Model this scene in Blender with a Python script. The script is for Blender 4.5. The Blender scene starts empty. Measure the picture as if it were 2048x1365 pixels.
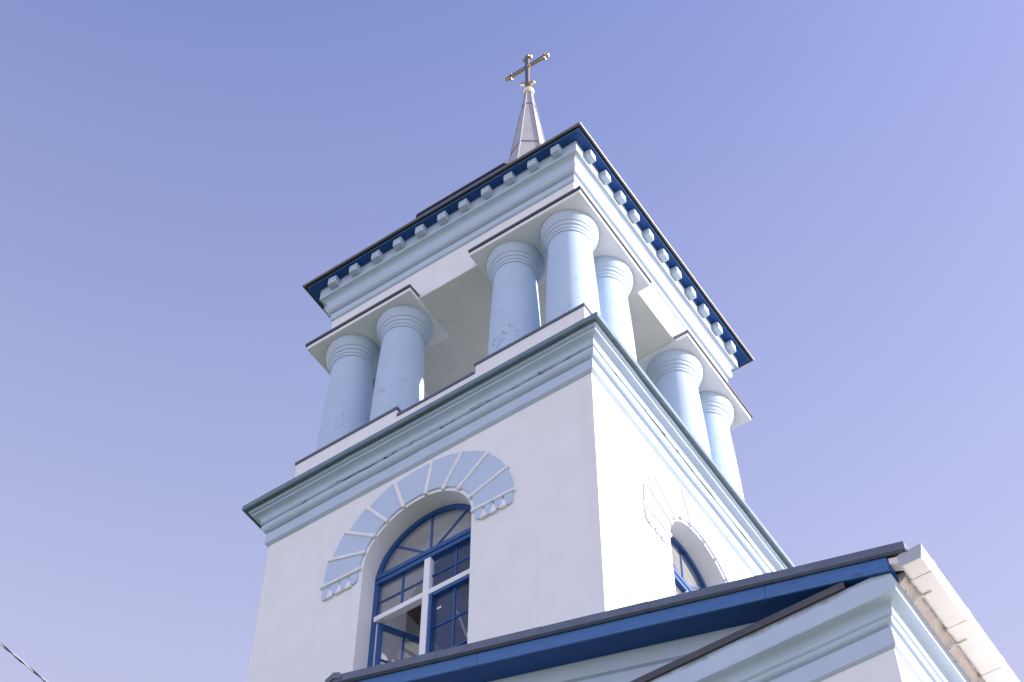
import bpy, bmesh, math, random
from mathutils import Vector, Matrix, noise

SC = bpy.context.scene
COL = SC.collection
R = math.radians
random.seed(7)

# ------------------------------------------------------------------ camera
cam_d = bpy.data.cameras.new('camera')
cam = bpy.data.objects.new('camera', cam_d)
COL.objects.link(cam)
CX, CY, CZ = 9.0474, -13.8733, 1.6
YAW, PITCH, ROLL, FPX = 2.1673, 0.9682, 0.0039, 3691.42
d = Vector((math.cos(PITCH) * math.cos(YAW), math.cos(PITCH) * math.sin(YAW), math.sin(PITCH)))
r0 = Vector((math.sin(YAW), -math.cos(YAW), 0))
u0 = r0.cross(d)
rr = r0 * math.cos(ROLL) + u0 * math.sin(ROLL)
uu = -r0 * math.sin(ROLL) + u0 * math.cos(ROLL)
cam.matrix_world = Matrix(((rr.x, uu.x, -d.x, CX), (rr.y, uu.y, -d.y, CY), (rr.z, uu.z, -d.z, CZ), (0, 0, 0, 1)))
cam_d.sensor_width = 36
cam_d.lens = 36 * FPX / 2048
cam_d.clip_end = 3000
SC.camera = cam

# ------------------------------------------------------------------ sky, sun, exposure
SUN_AZ, SUN_EL = R(26.5), R(25)
world = bpy.data.worlds.new('World')
SC.world = world
world.use_nodes = True
nt = world.node_tree
bg = nt.nodes['Background']
sky = nt.nodes.new('ShaderNodeTexSky')
sky.sky_type = 'NISHITA'
sky.sun_disc = False
sky.sun_elevation = SUN_EL
sky.sun_rotation = math.pi / 2 - SUN_AZ
sky.air_density = 1.0
sky.dust_density = 5.0
sky.ozone_density = 1.0
tint = nt.nodes.new('ShaderNodeMix'); tint.data_type = 'RGBA'; tint.blend_type = 'MULTIPLY'
tint.inputs[0].default_value = 1.0
tint.inputs[7].default_value = (1.22, 1.19, 1.66, 1)
nt.links.new(sky.outputs[0], tint.inputs[6])
tc = nt.nodes.new('ShaderNodeTexCoord')
sep = nt.nodes.new('ShaderNodeSeparateXYZ')
nt.links.new(tc.outputs['Generated'], sep.inputs[0])
ramp = nt.nodes.new('ShaderNodeValToRGB')            # how much pale haze lies in that direction of the sky
ramp.color_ramp.elements[0].position = 0.0; ramp.color_ramp.elements[0].color = (1, 1, 1, 1)
ramp.color_ramp.elements[1].position = 0.93; ramp.color_ramp.elements[1].color = (0, 0, 0, 1)
for p, v in ((0.40, 0.95), (0.68, 0.62), (0.78, 0.36)):
    e = ramp.color_ramp.elements.new(p); e.color = (v, v, v, 1)
nt.links.new(sep.outputs[2], ramp.inputs[0])
hz = nt.nodes.new('ShaderNodeValToRGB')              # colour of the haze, brighter towards the horizon
hz.color_ramp.elements[0].position = 0.05; hz.color_ramp.elements[0].color = (1.58, 1.56, 2.08, 1)
hz.color_ramp.elements[1].position = 0.66; hz.color_ramp.elements[1].color = (0.65, 0.635, 0.805, 1)
nt.links.new(sep.outputs[2], hz.inputs[0])
hs = nt.nodes.new('ShaderNodeMix'); hs.data_type = 'RGBA'; hs.blend_type = 'MULTIPLY'
hs.inputs[0].default_value = 1.0
hs.inputs[7].default_value = (5.2, 5.2, 5.2, 1)
nt.links.new(hz.outputs[0], hs.inputs[6])
mx = nt.nodes.new('ShaderNodeMix'); mx.data_type = 'RGBA'
nt.links.new(ramp.outputs[0], mx.inputs[0])
nt.links.new(tint.outputs[2], mx.inputs[6])
nt.links.new(hs.outputs[2], mx.inputs[7])
nt.links.new(mx.outputs[2], bg.inputs[0])
bg.inputs[1].default_value = 0.1

sun_d = bpy.data.lights.new('sun', 'SUN')
sun_d.energy = 4.2
sun_d.angle = R(0.5)
sun_d.color = (1.0, 0.96, 0.90)
sun = bpy.data.objects.new('sun', sun_d)
COL.objects.link(sun)
sv = Vector((math.cos(SUN_EL) * math.cos(SUN_AZ), math.cos(SUN_EL) * math.sin(SUN_AZ), math.sin(SUN_EL)))
sun.rotation_euler = sv.to_track_quat('Z', 'Y').to_euler()
sun.location = sv * 60

SC.view_settings.view_transform = 'Standard'
SC.view_settings.look = 'None'
SC.view_settings.gamma = 1
SC.view_settings.exposure = 1.10
SC.cycles.max_bounces = 8
SC.cycles.diffuse_bounces = 5

# ------------------------------------------------------------------ materials
class NT:
    """small wrapper to write node materials briefly"""
    def __init__(s, name, base, rough=0.7, metal=0.0, spec=0.3):
        s.m = bpy.data.materials.new(name); s.m.use_nodes = True
        s.t = s.m.node_tree; s.b = s.t.nodes['Principled BSDF']
        s.b.inputs['Base Color'].default_value = (*base, 1)
        s.b.inputs['Roughness'].default_value = rough
        s.b.inputs['Metallic'].default_value = metal
        s.b.inputs['Specular IOR Level'].default_value = spec
        s.col = None
        s.base = base
        s.tc = s.t.nodes.new('ShaderNodeTexCoord')
    def n(s, kind, **k):
        x = s.t.nodes.new(kind)
        for a, b in k.items(): setattr(x, a, b)
        return x
    def l(s, a, b): s.t.links.new(a, b)
    def map(s, scale=(1, 1, 1), loc=(0, 0, 0), rot=(0, 0, 0)):
        mp = s.n('ShaderNodeMapping')
        mp.inputs['Scale'].default_value = scale; mp.inputs['Location'].default_value = loc; mp.inputs['Rotation'].default_value = rot
        s.l(s.tc.outputs['Object'], mp.inputs[0]); return mp.outputs[0]
    def noise(s, scale, detail=4, rough=0.55, vec=None, dist=0.0):
        x = s.n('ShaderNodeTexNoise'); x.inputs['Scale'].default_value = scale
        x.inputs['Detail'].default_value = detail; x.inputs['Roughness'].default_value = rough
        x.inputs['Distortion'].default_value = dist
        s.l(vec if vec is not None else s.tc.outputs['Object'], x.inputs['Vector']); return x.outputs['Fac']
    def ramp(s, fac, stops):
        x = s.n('ShaderNodeValToRGB'); cr = x.color_ramp
        cr.elements[0].position = stops[0][0]; cr.elements[0].color = (*[stops[0][1]] * 3, 1)
        cr.elements[1].position = stops[-1][0]; cr.elements[1].color = (*[stops[-1][1]] * 3, 1)
        for p, v in stops[1:-1]:
            e = cr.elements.new(p); e.color = (v, v, v, 1)
        s.l(fac, x.inputs[0]); return x.outputs[0]
    def math(s, op, a, b=None):
        x = s.n('ShaderNodeMath', operation=op)
        for i, v in enumerate((a, b)):
            if v is None: continue
            if isinstance(v, (int, float)): x.inputs[i].default_value = v
            else: s.l(v, x.inputs[i])
        return x.outputs[0]
    def z(s):
        x = s.n('ShaderNodeSeparateXYZ'); s.l(s.tc.outputs['Object'], x.inputs[0]); return x.outputs
    def band(s, val, a, b, c, d_):
        """1 between b and c, fading to 0 at a and d"""
        return s.ramp(s.math('DIVIDE', s.math('SUBTRACT', val, a), d_ - a), [(0, 0), ((b - a) / (d_ - a), 1), ((c - a) / (d_ - a), 1), (1, 0)])
    def mix(s, fac, colour):
        x = s.n('ShaderNodeMix'); x.data_type = 'RGBA'
        if isinstance(fac, (int, float)): x.inputs[0].default_value = fac
        else: s.l(fac, x.inputs[0])
        if s.col is None: x.inputs[6].default_value = (*s.base, 1)
        else: s.l(s.col, x.inputs[6])
        x.inputs[7].default_value = (*colour, 1)
        s.col = x.outputs[2]
        s.l(s.col, s.b.inputs['Base Color']); return s
    def bump(s, h, strength=0.2, dist=0.01):
        x = s.n('ShaderNodeBump'); x.inputs['Strength'].default_value = strength
        x.inputs['Distance'].default_value = dist
        s.l(h, x.inputs['Height'])
        prev = s.b.inputs['Normal'].links[0].from_socket if s.b.inputs['Normal'].links else None
        if prev is not None: s.l(prev, x.inputs['Normal'])
        s.l(x.outputs[0], s.b.inputs['Normal']); return s

def mottled(name, base, dark, rough=0.75, k=0.35, bump=0.12, spec=0.25):
    q = NT(name, base, rough, 0, spec)
    q.mix(q.ramp(q.noise(2.3, 6), [(0.42, 0), (0.75, k)]), dark)
    q.mix(q.ramp(q.noise(26, 5), [(0.55, 0), (0.8, k * 0.7)]), dark)
    q.bump(q.noise(70, 4), bump, 0.006)
    q.bump(q.noise(5, 3), bump, 0.02)
    return q

M = {}
q = mottled('white_plaster', (0.80, 0.795, 0.80), (0.70, 0.69, 0.69), 0.85, 0.4, 0.14)
str_ = q.noise(1.0, 5, 0.6, q.map((5, 5, 0.35)))
q.mix(q.ramp(str_, [(0.52, 0), (0.8, 0.35)]), (0.66, 0.65, 0.63))
q.mix(q.ramp(q.noise(0.8, 3, 0.4, None, 0.8), [(0.50, 0), (0.56, 0.16)]), (0.70, 0.69, 0.66))
vh = q.n('ShaderNodeTexVoronoi', feature='DISTANCE_TO_EDGE'); vh.inputs['Scale'].default_value = 0.8
vd = q.n('ShaderNodeTexNoise'); vd.inputs['Scale'].default_value = 2.5; vd.inputs['Detail'].default_value = 7; q.l(q.tc.outputs['Object'], vd.inputs['Vector'])
vm = q.n('ShaderNodeVectorMath', operation='MULTIPLY_ADD'); q.l(vd.outputs['Color'], vm.inputs[0]); vm.inputs[1].default_value = (0.6, 0.6, 0.6); q.l(q.tc.outputs['Object'], vm.inputs[2])
q.l(vm.outputs[0], vh.inputs['Vector'])
q.mix(q.math('MULTIPLY', q.ramp(vh.outputs['Distance'], [(0, 0.16), (0.006, 0)]), q.ramp(q.noise(1.3, 3), [(0.56, 0), (0.62, 1)])), (0.35, 0.34, 0.33))
M['plaster'] = q.m
PALE = (0.475, 0.555, 0.66)
PALE_D = (0.395, 0.47, 0.57)
q = mottled('pale_blue_paint', PALE, PALE_D, 0.6, 0.35, 0.12)
M['pale'] = q.m

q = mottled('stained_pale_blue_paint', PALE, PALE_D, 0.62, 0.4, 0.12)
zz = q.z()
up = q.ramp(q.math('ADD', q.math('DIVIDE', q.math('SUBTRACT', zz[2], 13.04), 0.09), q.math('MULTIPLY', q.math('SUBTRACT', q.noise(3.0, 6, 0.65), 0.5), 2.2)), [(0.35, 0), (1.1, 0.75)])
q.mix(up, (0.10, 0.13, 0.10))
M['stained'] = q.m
# columns: pale blue paint with fine meandering cracks low on the shaft
q = mottled('cracked_pale_blue_paint', (0.455, 0.56, 0.70), (0.39, 0.49, 0.62), 0.6, 0.4, 0.12)
ge = q.n('ShaderNodeNewGeometry')
nz = q.n('ShaderNodeTexNoise'); nz.inputs['Scale'].default_value = 3.0; nz.inputs['Detail'].default_value = 6
q.l(ge.outputs['Position'], nz.inputs['Vector'])
va = q.n('ShaderNodeVectorMath', operation='MULTIPLY_ADD')
q.l(nz.outputs['Color'], va.inputs[0]); va.inputs[1].default_value = (0.55, 0.55, 0.55); q.l(ge.outputs['Position'], va.inputs[2])
vo = q.n('ShaderNodeTexVoronoi', feature='DISTANCE_TO_EDGE'); vo.inputs['Scale'].default_value = 2.1
q.l(va.outputs[0], vo.inputs['Vector'])
line = q.ramp(vo.outputs['Distance'], [(0.0, 1), (0.006, 0.9), (0.012, 0)])
nm = q.n('ShaderNodeTexNoise'); nm.inputs['Scale'].default_value = 2.7; q.l(ge.outputs['Position'], nm.inputs['Vector'])
msk = q.ramp(nm.outputs['Fac'], [(0.47, 0), (0.56, 1)])
sx = q.n('ShaderNodeSeparateXYZ'); q.l(ge.outputs['Position'], sx.inputs[0])
low = q.band(sx.outputs[2], 21.0, 21.6, 22.75, 23.1)
cr_ = q.math('MULTIPLY', q.math('MULTIPLY', line, msk), low)
q.mix(q.math('MULTIPLY', cr_, 0.62), (0.12, 0.16, 0.24))
M['column'] = q.m

def peeling(name, zc, half, seed, amount):
    """pale blue paint that has flaked along one moulding line, showing brick-brown plaster"""
    q = mottled(name, PALE, PALE_D, 0.62, 0.4, 0.12)
    zz = q.z()
    v = q.map((1.6, 1.6, 16.0), (seed, seed * 0.7, 0))
    f = q.ramp(q.noise(2.2, 8, 0.68, v, 0.6), [(amount, 0), (amount + 0.015, 1)])
    f2 = q.ramp(q.noise(0.55, 3, 0.5, q.map((1, 1, 1), (seed, 3, 0))), [(0.47, 0), (0.53, 1)])
    b_ = q.band(zz[2], zc - half, zc - half * 0.4, zc + half * 0.4, zc + half)
    fac = q.math('MULTIPLY', q.math('MULTIPLY', f, f2), b_)
    q.mix(fac, (0.30, 0.235, 0.19))
    q.mix(q.math('MULTIPLY', fac, q.ramp(q.noise(14, 4), [(0.45, 0), (0.55, 1)])), (0.06, 0.06, 0.05))
    # hairline crack running along the same moulding
    hv = q.math('ADD', zz[2], q.math('MULTIPLY', q.math('SUBTRACT', q.noise(1.7, 6, 0.7), 0.5), 0.045))
    hl = q.band(hv, zc - 0.006, zc - 0.002, zc + 0.002, zc + 0.006)
    q.mix(q.math('MULTIPLY', hl, q.ramp(q.noise(0.9, 3), [(0.5, 0), (0.55, 0.8)])), (0.10, 0.10, 0.09))
    q.bump(q.math('SUBTRACT', 1.0, fac), 0.6, 0.012)
    return q.m
M['peel'] = peeling('flaking_pale_blue_paint', 20.345, 0.040, 3.1, 0.565)
M['peel_porch'] = peeling('worn_pale_blue_paint', 12.80, 0.05, 9.4, 0.66)

q = NT('white_paint', (0.80, 0.80, 0.82), 0.5); q.bump(q.noise(40, 3), 0.08, 0.004); M['white'] = q.m
q = NT('joint_plaster', (0.80, 0.79, 0.78), 0.85); q.mix(q.ramp(q.noise(9, 5), [(0.5, 0), (0.7, 0.5)]), (0.62, 0.58, 0.53)); q.bump(q.noise(50, 4), 0.3, 0.008); M['joint'] = q.m
q = mottled('voussoir_paint', (0.485, 0.58, 0.715), (0.43, 0.52, 0.65), 0.75, 0.3, 0.1); M['voussoir'] = q.m
q = mottled('ceiling_plaster', (0.70, 0.69, 0.64), (0.55, 0.53, 0.47), 0.9, 0.35, 0.12)
vo = q.n('ShaderNodeTexVoronoi', feature='DISTANCE_TO_EDGE'); vo.inputs['Scale'].default_value = 0.75
dn = q.n('ShaderNodeTexNoise'); dn.inputs['Scale'].default_value = 5; dn.inputs['Detail'].default_value = 7; q.l(q.tc.outputs['Object'], dn.inputs['Vector'])
va = q.n('ShaderNodeVectorMath', operation='MULTIPLY_ADD'); q.l(dn.outputs['Color'], va.inputs[0]); va.inputs[1].default_value = (0.25, 0.25, 0.25); q.l(q.tc.outputs['Object'], va.inputs[2])
q.l(va.outputs[0], vo.inputs['Vector'])
q.mix(q.math('MULTIPLY', q.ramp(vo.outputs['Distance'], [(0, 0.35), (0.010, 0)]), q.ramp(q.noise(6, 4), [(0.5, 0), (0.62, 1)])), (0.2, 0.17, 0.12))
M['ceiling'] = q.m

q = NT('blue_board_paint', (0.042, 0.135, 0.345), 0.42, 0, 0.45)
def along(scale, loc=(0, 0, 0)):      # first turn the axes along the sloping board, then stretch along it
    v = q.n('ShaderNodeMapping'); v.inputs['Rotation'].default_value = (0, R(-16.83), 0)
    q.l(q.tc.outputs['Object'], v.inputs[0])
    w_ = q.n('ShaderNodeMapping'); w_.inputs['Scale'].default_value = scale; w_.inputs['Location'].default_value = loc
    q.l(v.outputs[0], w_.inputs[0]); return w_.outputs[0]
g = q.noise(2.0, 6, 0.6, along((1.2, 20, 20)))
q.mix(q.ramp(g, [(0.45, 0), (0.75, 0.55)]), (0.075, 0.17, 0.36))
q.mix(q.ramp(q.noise(3, 6, 0.65, along((1.6, 16, 16), (4, 1, 2))), [(0.60, 0), (0.67, 0.75)]), (0.012, 0.035, 0.10))
vo = q.n('ShaderNodeTexVoronoi', feature='F1'); vo.inputs['Scale'].default_value = 2.2; q.l(along((1, 0.2, 1.3)), vo.inputs['Vector'])
q.mix(q.ramp(vo.outputs['Distance'], [(0.0, 0.9), (0.022, 0.9), (0.036, 0)]), (0.012, 0.03, 0.08))
q.bump(g, 0.25, 0.004)
M['board'] = q.m
q = NT('blue_soffit_paint', (0.008, 0.066, 0.26), 0.5, 0, 0.4)
q.mix(q.ramp(q.noise(6, 5), [(0.45, 0), (0.75, 0.5)]), (0.013, 0.085, 0.28))
M['soffit'] = q.m
q = NT('light_blue_trim_paint', (0.10, 0.22, 0.50), 0.5); M['trim'] = q.m
q = NT('blue_window_paint', (0.008, 0.072, 0.25), 0.35, 0, 0.5); q.bump(q.noise(30, 3), 0.08, 0.003); M['frame'] = q.m
q = NT('dark_sheet_metal', (0.065, 0.065, 0.075), 0.38, 0.3, 0.5)
q.mix(q.ramp(q.noise(3, 6), [(0.45, 0), (0.75, 0.6)]), (0.12, 0.115, 0.11)); M['metal'] = q.m
q = NT('slate_grey_metal', (0.115, 0.135, 0.185), 0.40, 0.25, 0.5)
q.mix(q.ramp(q.noise(4, 6), [(0.45, 0), (0.75, 0.5)]), (0.17, 0.19, 0.235))
q.mix(q.ramp(q.noise(24, 4), [(0.62, 0), (0.7, 0.5)]), (0.05, 0.055, 0.06)); M['slate'] = q.m
q = NT('teal_drip_metal', (0.17, 0.23, 0.27), 0.42, 0.2, 0.5)
q.mix(q.ramp(q.noise(5, 5), [(0.45, 0), (0.75, 0.5)]), (0.09, 0.13, 0.15)); M['teal'] = q.m
q = NT('zinc_spire_metal', (0.37, 0.355, 0.375), 0.5, 0.1, 0.5)
q.mix(q.ramp(q.noise(3.5, 6), [(0.42, 0), (0.75, 0.6)]), (0.46, 0.44, 0.44)); q.mix(q.ramp(q.noise(1.0, 6, 0.6, q.map((9, 9, 1.2))), [(0.55, 0), (0.75, 0.5)]), (0.24, 0.23, 0.24)); q.bump(q.noise(4, 3), 0.3, 0.03); M['zinc'] = q.m
q = NT('weathered_eave_metal', (0.17, 0.16, 0.155), 0.4, 0.2, 0.5); q.mix(q.ramp(q.noise(5, 5), [(0.45, 0), (0.7, 0.6)]), (0.12, 0.11, 0.10)); M['roll'] = q.m
q = NT('brass_edge', (0.26, 0.16, 0.055), 0.4, 0.7, 0.5); M['brass'] = q.m
q = NT('polished_gold', (0.62, 0.46, 0.22), 0.25, 1.0, 0.5); M['gold'] = q.m
q = NT('polished_steel', (0.22, 0.235, 0.27), 0.25, 1.0, 0.5); M['steel'] = q.m
q = NT('gilded_ball', (0.75, 0.66, 0.46), 0.35, 0.35, 0.5); M['ball'] = q.m
q = NT('cream_plastic', (0.78, 0.735, 0.69), 0.35, 0, 0.5)
q.mix(q.ramp(q.noise(7, 5), [(0.5, 0), (0.8, 0.3)]), (0.62, 0.58, 0.55)); M['gutter'] = q.m
q = NT('grey_plastic', (0.42, 0.43, 0.47), 0.4); M['gutter_end'] = q.m
q = NT('bare_brick', (0.82, 0.70, 0.64), 0.95); q.mix(q.ramp(q.noise(8, 6), [(0.42, 0), (0.62, 1)]), (0.86, 0.78, 0.73)); q.mix(q.ramp(q.noise(17, 6), [(0.62, 0), (0.70, 0.8)]), (0.22, 0.15, 0.11)); q.bump(q.noise(18, 6), 0.8, 0.03); M['brick'] = q.m
q = NT('brown_plaster', (0.30, 0.25, 0.21), 0.95); q.mix(q.ramp(q.noise(3, 6), [(0.4, 0), (0.7, 0.7)]), (0.20, 0.17, 0.145)); q.bump(q.noise(14, 5), 0.6, 0.02); M['brown'] = q.m
q = NT('cream_room_plaster', (0.80, 0.77, 0.70), 0.9); q.mix(q.ramp(q.noise(4, 6), [(0.45, 0), (0.75, 0.7)]), (0.66, 0.62, 0.54)); M['room'] = q.m
q = NT('grass', (0.115, 0.14, 0.075), 0.95)
q.mix(q.ramp(q.noise(0.15, 6), [(0.4, 0), (0.65, 1)]), (0.16, 0.17, 0.12)); q.bump(q.noise(9, 5), 0.5, 0.05); M['ground'] = q.m
q = NT('pale_bounce_ground', (0.52, 0.49, 0.45), 0.9); q.mix(q.ramp(q.noise(0.7, 6), [(0.4, 0), (0.7, 0.6)]), (0.40, 0.38, 0.35)); M['bounce'] = q.m  # colour of the added ground sheet that throws light upwards
q = NT('black_cable', (0.015, 0.015, 0.03), 0.5); M['cable_dark'] = q.m
q = NT('grey_cable', (0.30, 0.31, 0.36), 0.5); M['cable_light'] = q.m
q = NT('pale_tube', (0.82, 0.78, 0.72), 0.35); M['tube'] = q.m

def glass_mat(name, tint_, gloss, dust, dcol=(0.78, 0.77, 0.74)):
    m = bpy.data.materials.new(name); m.use_nodes = True
    t = m.node_tree; t.nodes.remove(t.nodes['Principled BSDF'])
    tr = t.nodes.new('ShaderNodeBsdfTransparent'); tr.inputs[0].default_value = (*tint_, 1)
    gl = t.nodes.new('ShaderNodeBsdfGlossy'); gl.inputs['Roughness'].default_value = 0.03
    df = t.nodes.new('ShaderNodeBsdfDiffuse'); df.inputs[0].default_value = (*dcol, 1)
    nz = t.nodes.new('ShaderNodeTexNoise'); nz.inputs['Scale'].default_value = 3.5; nz.inputs['Detail'].default_value = 6
    co = t.nodes.new('ShaderNodeTexCoord'); t.links.new(co.outputs['Object'], nz.inputs['Vector'])
    mr = t.nodes.new('ShaderNodeMapRange'); mr.inputs['From Min'].default_value = 0.3; mr.inputs['From Max'].default_value = 0.7
    mr.inputs['To Min'].default_value = dust * 0.75; mr.inputs['To Max'].default_value = dust * 1.25
    t.links.new(nz.outputs['Fac'], mr.inputs['Value'])
    md = t.nodes.new('ShaderNodeMixShader')
    t.links.new(mr.outputs[0], md.inputs[0]); t.links.new(tr.outputs[0], md.inputs[1]); t.links.new(df.outputs[0], md.inputs[2])
    fr = t.nodes.new('ShaderNodeFresnel'); fr.inputs[0].default_value = gloss
    ms = t.nodes.new('ShaderNodeMixShader')
    ge_ = t.nodes.new('ShaderNodeNewGeometry')
    one = t.nodes.new('ShaderNodeMath'); one.operation = 'SUBTRACT'; one.inputs[0].default_value = 1.0; t.links.new(ge_.outputs['Backfacing'], one.inputs[1])
    ff = t.nodes.new('ShaderNodeMath'); ff.operation = 'MULTIPLY'; t.links.new(fr.outputs[0], ff.inputs[0]); t.links.new(one.outputs[0], ff.inputs[1])
    t.links.new(ff.outputs[0], ms.inputs[0]); t.links.new(md.outputs[0], ms.inputs[1]); t.links.new(gl.outputs[0], ms.inputs[2])
    t.links.new(ms.outputs[0], t.nodes['Material Output'].inputs[0])
    return m
M['glass'] = glass_mat('window_glass', (0.80, 0.85, 0.96), 1.45, 0.06, (0.22, 0.36, 0.72))
M['dusty'] = glass_mat('dusty_window_glass', (0.88, 0.89, 0.92), 1.45, 0.17)
M['film'] = glass_mat('clouded_window_glass', (0.90, 0.91, 0.93), 1.45, 0.13)

# ------------------------------------------------------------------ mesh builder
class MB:
    def __init__(s): s.v = []; s.f = []
    def add(s, vs, fs):
        o = len(s.v); s.v += [tuple(p) for p in vs]; s.f += [[i + o for i in f] for f in fs]; return s
    def box(s, x0, x1, y0, y1, z0, z1):
        return s.add([(x, y, z) for z in (z0, z1) for y in (y0, y1) for x in (x0, x1)],
                     [(0, 2, 3, 1), (4, 5, 7, 6), (0, 1, 5, 4), (2, 6, 7, 3), (0, 4, 6, 2), (1, 3, 7, 5)])
    def hexa(s, a, b):
        """two matching quads (bottom a, top b)"""
        return s.add(list(a) + list(b), [(3, 2, 1, 0), (4, 5, 6, 7)] + [(i, (i + 1) % 4, 4 + (i + 1) % 4, 4 + i) for i in range(4)])
    def prism(s, poly, fn0, fn1):
        """polygon outline of 2-D points, end caps placed by fn0 and fn1"""
        n = len(poly)
        return s.add([fn0(p) for p in poly] + [fn1(p) for p in poly],
                     [list(range(n))[::-1], list(range(n, 2 * n))] + [(i, (i + 1) % n, n + (i + 1) % n, n + i) for i in range(n)])
    def lathe(s, prof, seg=48, c=(0, 0, 0), ph=0.0, cap=True):
        vs = []; fs = []
        for (rad, z) in prof:
            for k in range(seg):
                a = ph + 2 * math.pi * k / seg
                vs.append((c[0] + rad * math.cos(a), c[1] + rad * math.sin(a), c[2] + z))
        for i in range(len(prof) - 1):
            for k in range(seg):
                k2 = (k + 1) % seg
                fs.append((i * seg + k, i * seg + k2, (i + 1) * seg + k2, (i + 1) * seg + k))
        if cap:
            fs.append(list(range(seg))[::-1]); fs.append([(len(prof) - 1) * seg + k for k in range(seg)])
        return s.add(vs, fs)
    def sweep(s, a, b, cx, cy, prof, seg=1, jit=0.0, closed=True, jf=1.3):
        """moulding profile [(offset, z)] carried round a rectangle of half sizes a, b with mitred corners"""
        ring = []
        n = 4 * seg
        for (o, z) in prof:
            A, B = a + o, b + o
            cs = [(A, -B), (A, B), (-A, B), (-A, -B)]
            for k in range(4):
                p, q_ = cs[k], cs[(k + 1) % 4]
                for j in range(seg):
                    t = j / seg
                    x, y, zz = cx + p[0] + (q_[0] - p[0]) * t, cy + p[1] + (q_[1] - p[1]) * t, z
                    if jit:
                        w = noise.noise_vector(Vector((x * jf, y * jf, z * 6.0)))
                        w2 = noise.noise_vector(Vector((x * jf * 4, y * jf * 4, z * 9.0 + 5)))
                        x += (w.x + 0.5 * w2.x) * jit; y += (w.y + 0.5 * w2.y) * jit; zz += (w.z + 0.5 * w2.z) * jit
                    ring.append((x, y, zz))
        fs = []
        m = len(prof)
        for i in range(m if closed else m - 1):
            i2 = (i + 1) % m
            for k in range(n):
                k2 = (k + 1) % n
                fs.append((i * n + k, i * n + k2, i2 * n + k2, i2 * n + k))
        return s.add(ring, fs)
    def tube(s, pts, rad, seg=8):
        vs = []; fs = []
        pts = [Vector(p) for p in pts]
        for i, p in enumerate(pts):
            t = (pts[min(i + 1, len(pts) - 1)] - pts[max(i - 1, 0)]).normalized()
            a = t.cross(Vector((0, 0, 1)))
            if a.length < 1e-3: a = t.cross(Vector((1, 0, 0)))
            a.normalize(); b = t.cross(a)
            for k in range(seg):
                g_ = 2 * math.pi * k / seg
                vs.append(p + (a * math.cos(g_) + b * math.sin(g_)) * rad)
        for i in range(len(pts) - 1):
            for k in range(seg):
                k2 = (k + 1) % seg
                fs.append((i * seg + k, i * seg + k2, (i + 1) * seg + k2, (i + 1) * seg + k))
        fs.append(list(range(seg))[::-1]); fs.append([(len(pts) - 1) * seg + k for k in range(seg)])
        return s.add(vs, fs)
    def build(s, name, mat, parent=None, smooth=None, bevel=0.0, label=None, loc=None):
        me = bpy.data.meshes.new(name)
        me.from_pydata(s.v, [], s.f)
        bm = bmesh.new(); bm.from_mesh(me)
        bmesh.ops.remove_doubles(bm, verts=bm.verts, dist=1e-5)
        bmesh.ops.recalc_face_normals(bm, faces=bm.faces)
        bm.to_mesh(me); bm.free()
        if smooth is not None:
            me.polygons.foreach_set('use_smooth', [True] * len(me.polygons))
            me.set_sharp_from_angle(angle=R(smooth))
        me.materials.append(mat)
        o = bpy.data.objects.new(name, me)
        COL.objects.link(o)
        if loc is not None: o.location = loc
        if parent is not None: o.parent = parent
        if bevel:
            bv = o.modifiers.new('bevel', 'BEVEL'); bv.width = bevel; bv.segments = 2; bv.limit_method = 'ANGLE'
        if label: o['label'] = label
        return o

def thing(name, label, cat, group=None):
    o = bpy.data.objects.new(name, None); COL.objects.link(o)
    o['label'] = label; o['category'] = cat
    if group: o['group'] = group
    return o

def copy_part(o, loc, parent):
    c = o.copy(); COL.objects.link(c); c.parent = parent; c.location = loc
    return c

FACES = {  # face-local (u along the face, d outward distance from the tower axis, z) to world
    'front': lambda u, d_, z: (u, -d_, z),
    'right': lambda u, d_, z: (d_, u, z),
    'back': lambda u, d_, z: (-u, d_, z),
    'left': lambda u, d_, z: (-d_, -u, z)}

# ------------------------------------------------------------------ ground
gb = MB()
N = 48
gb.add([(0, 0, 0)] + [(900 * math.cos(2 * math.pi * k / N), 900 * math.sin(2 * math.pi * k / N), 0) for k in range(N)],
       [(0, 1 + k, 1 + (k + 1) % N) for k in range(N)])
gr = gb.build('ground', M['ground']); gr['kind'] = 'structure'
pv = MB().add([(6.6, -9, 0.004), (60, -9, 0.004), (60, 48, 0.004), (6.6, 48, 0.004)], [(0, 1, 2, 3)]).build('bounce_ground', M['bounce']); pv['kind'] = 'structure'  # out-of-view pale sheet, added to bounce sunlight up onto the right side

# ------------------------------------------------------------------ BELL TOWER
tower = thing('bell_tower', 'tall square white bell tower with a columned belfry and a thin grey spire', 'tower')
H = 2.5                    # half width of the shaft
WU, WZ, WR = -0.045, 18.45, 0.80   # window axis, springing height, radius of the opening
Z_SILL = 15.95

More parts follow.
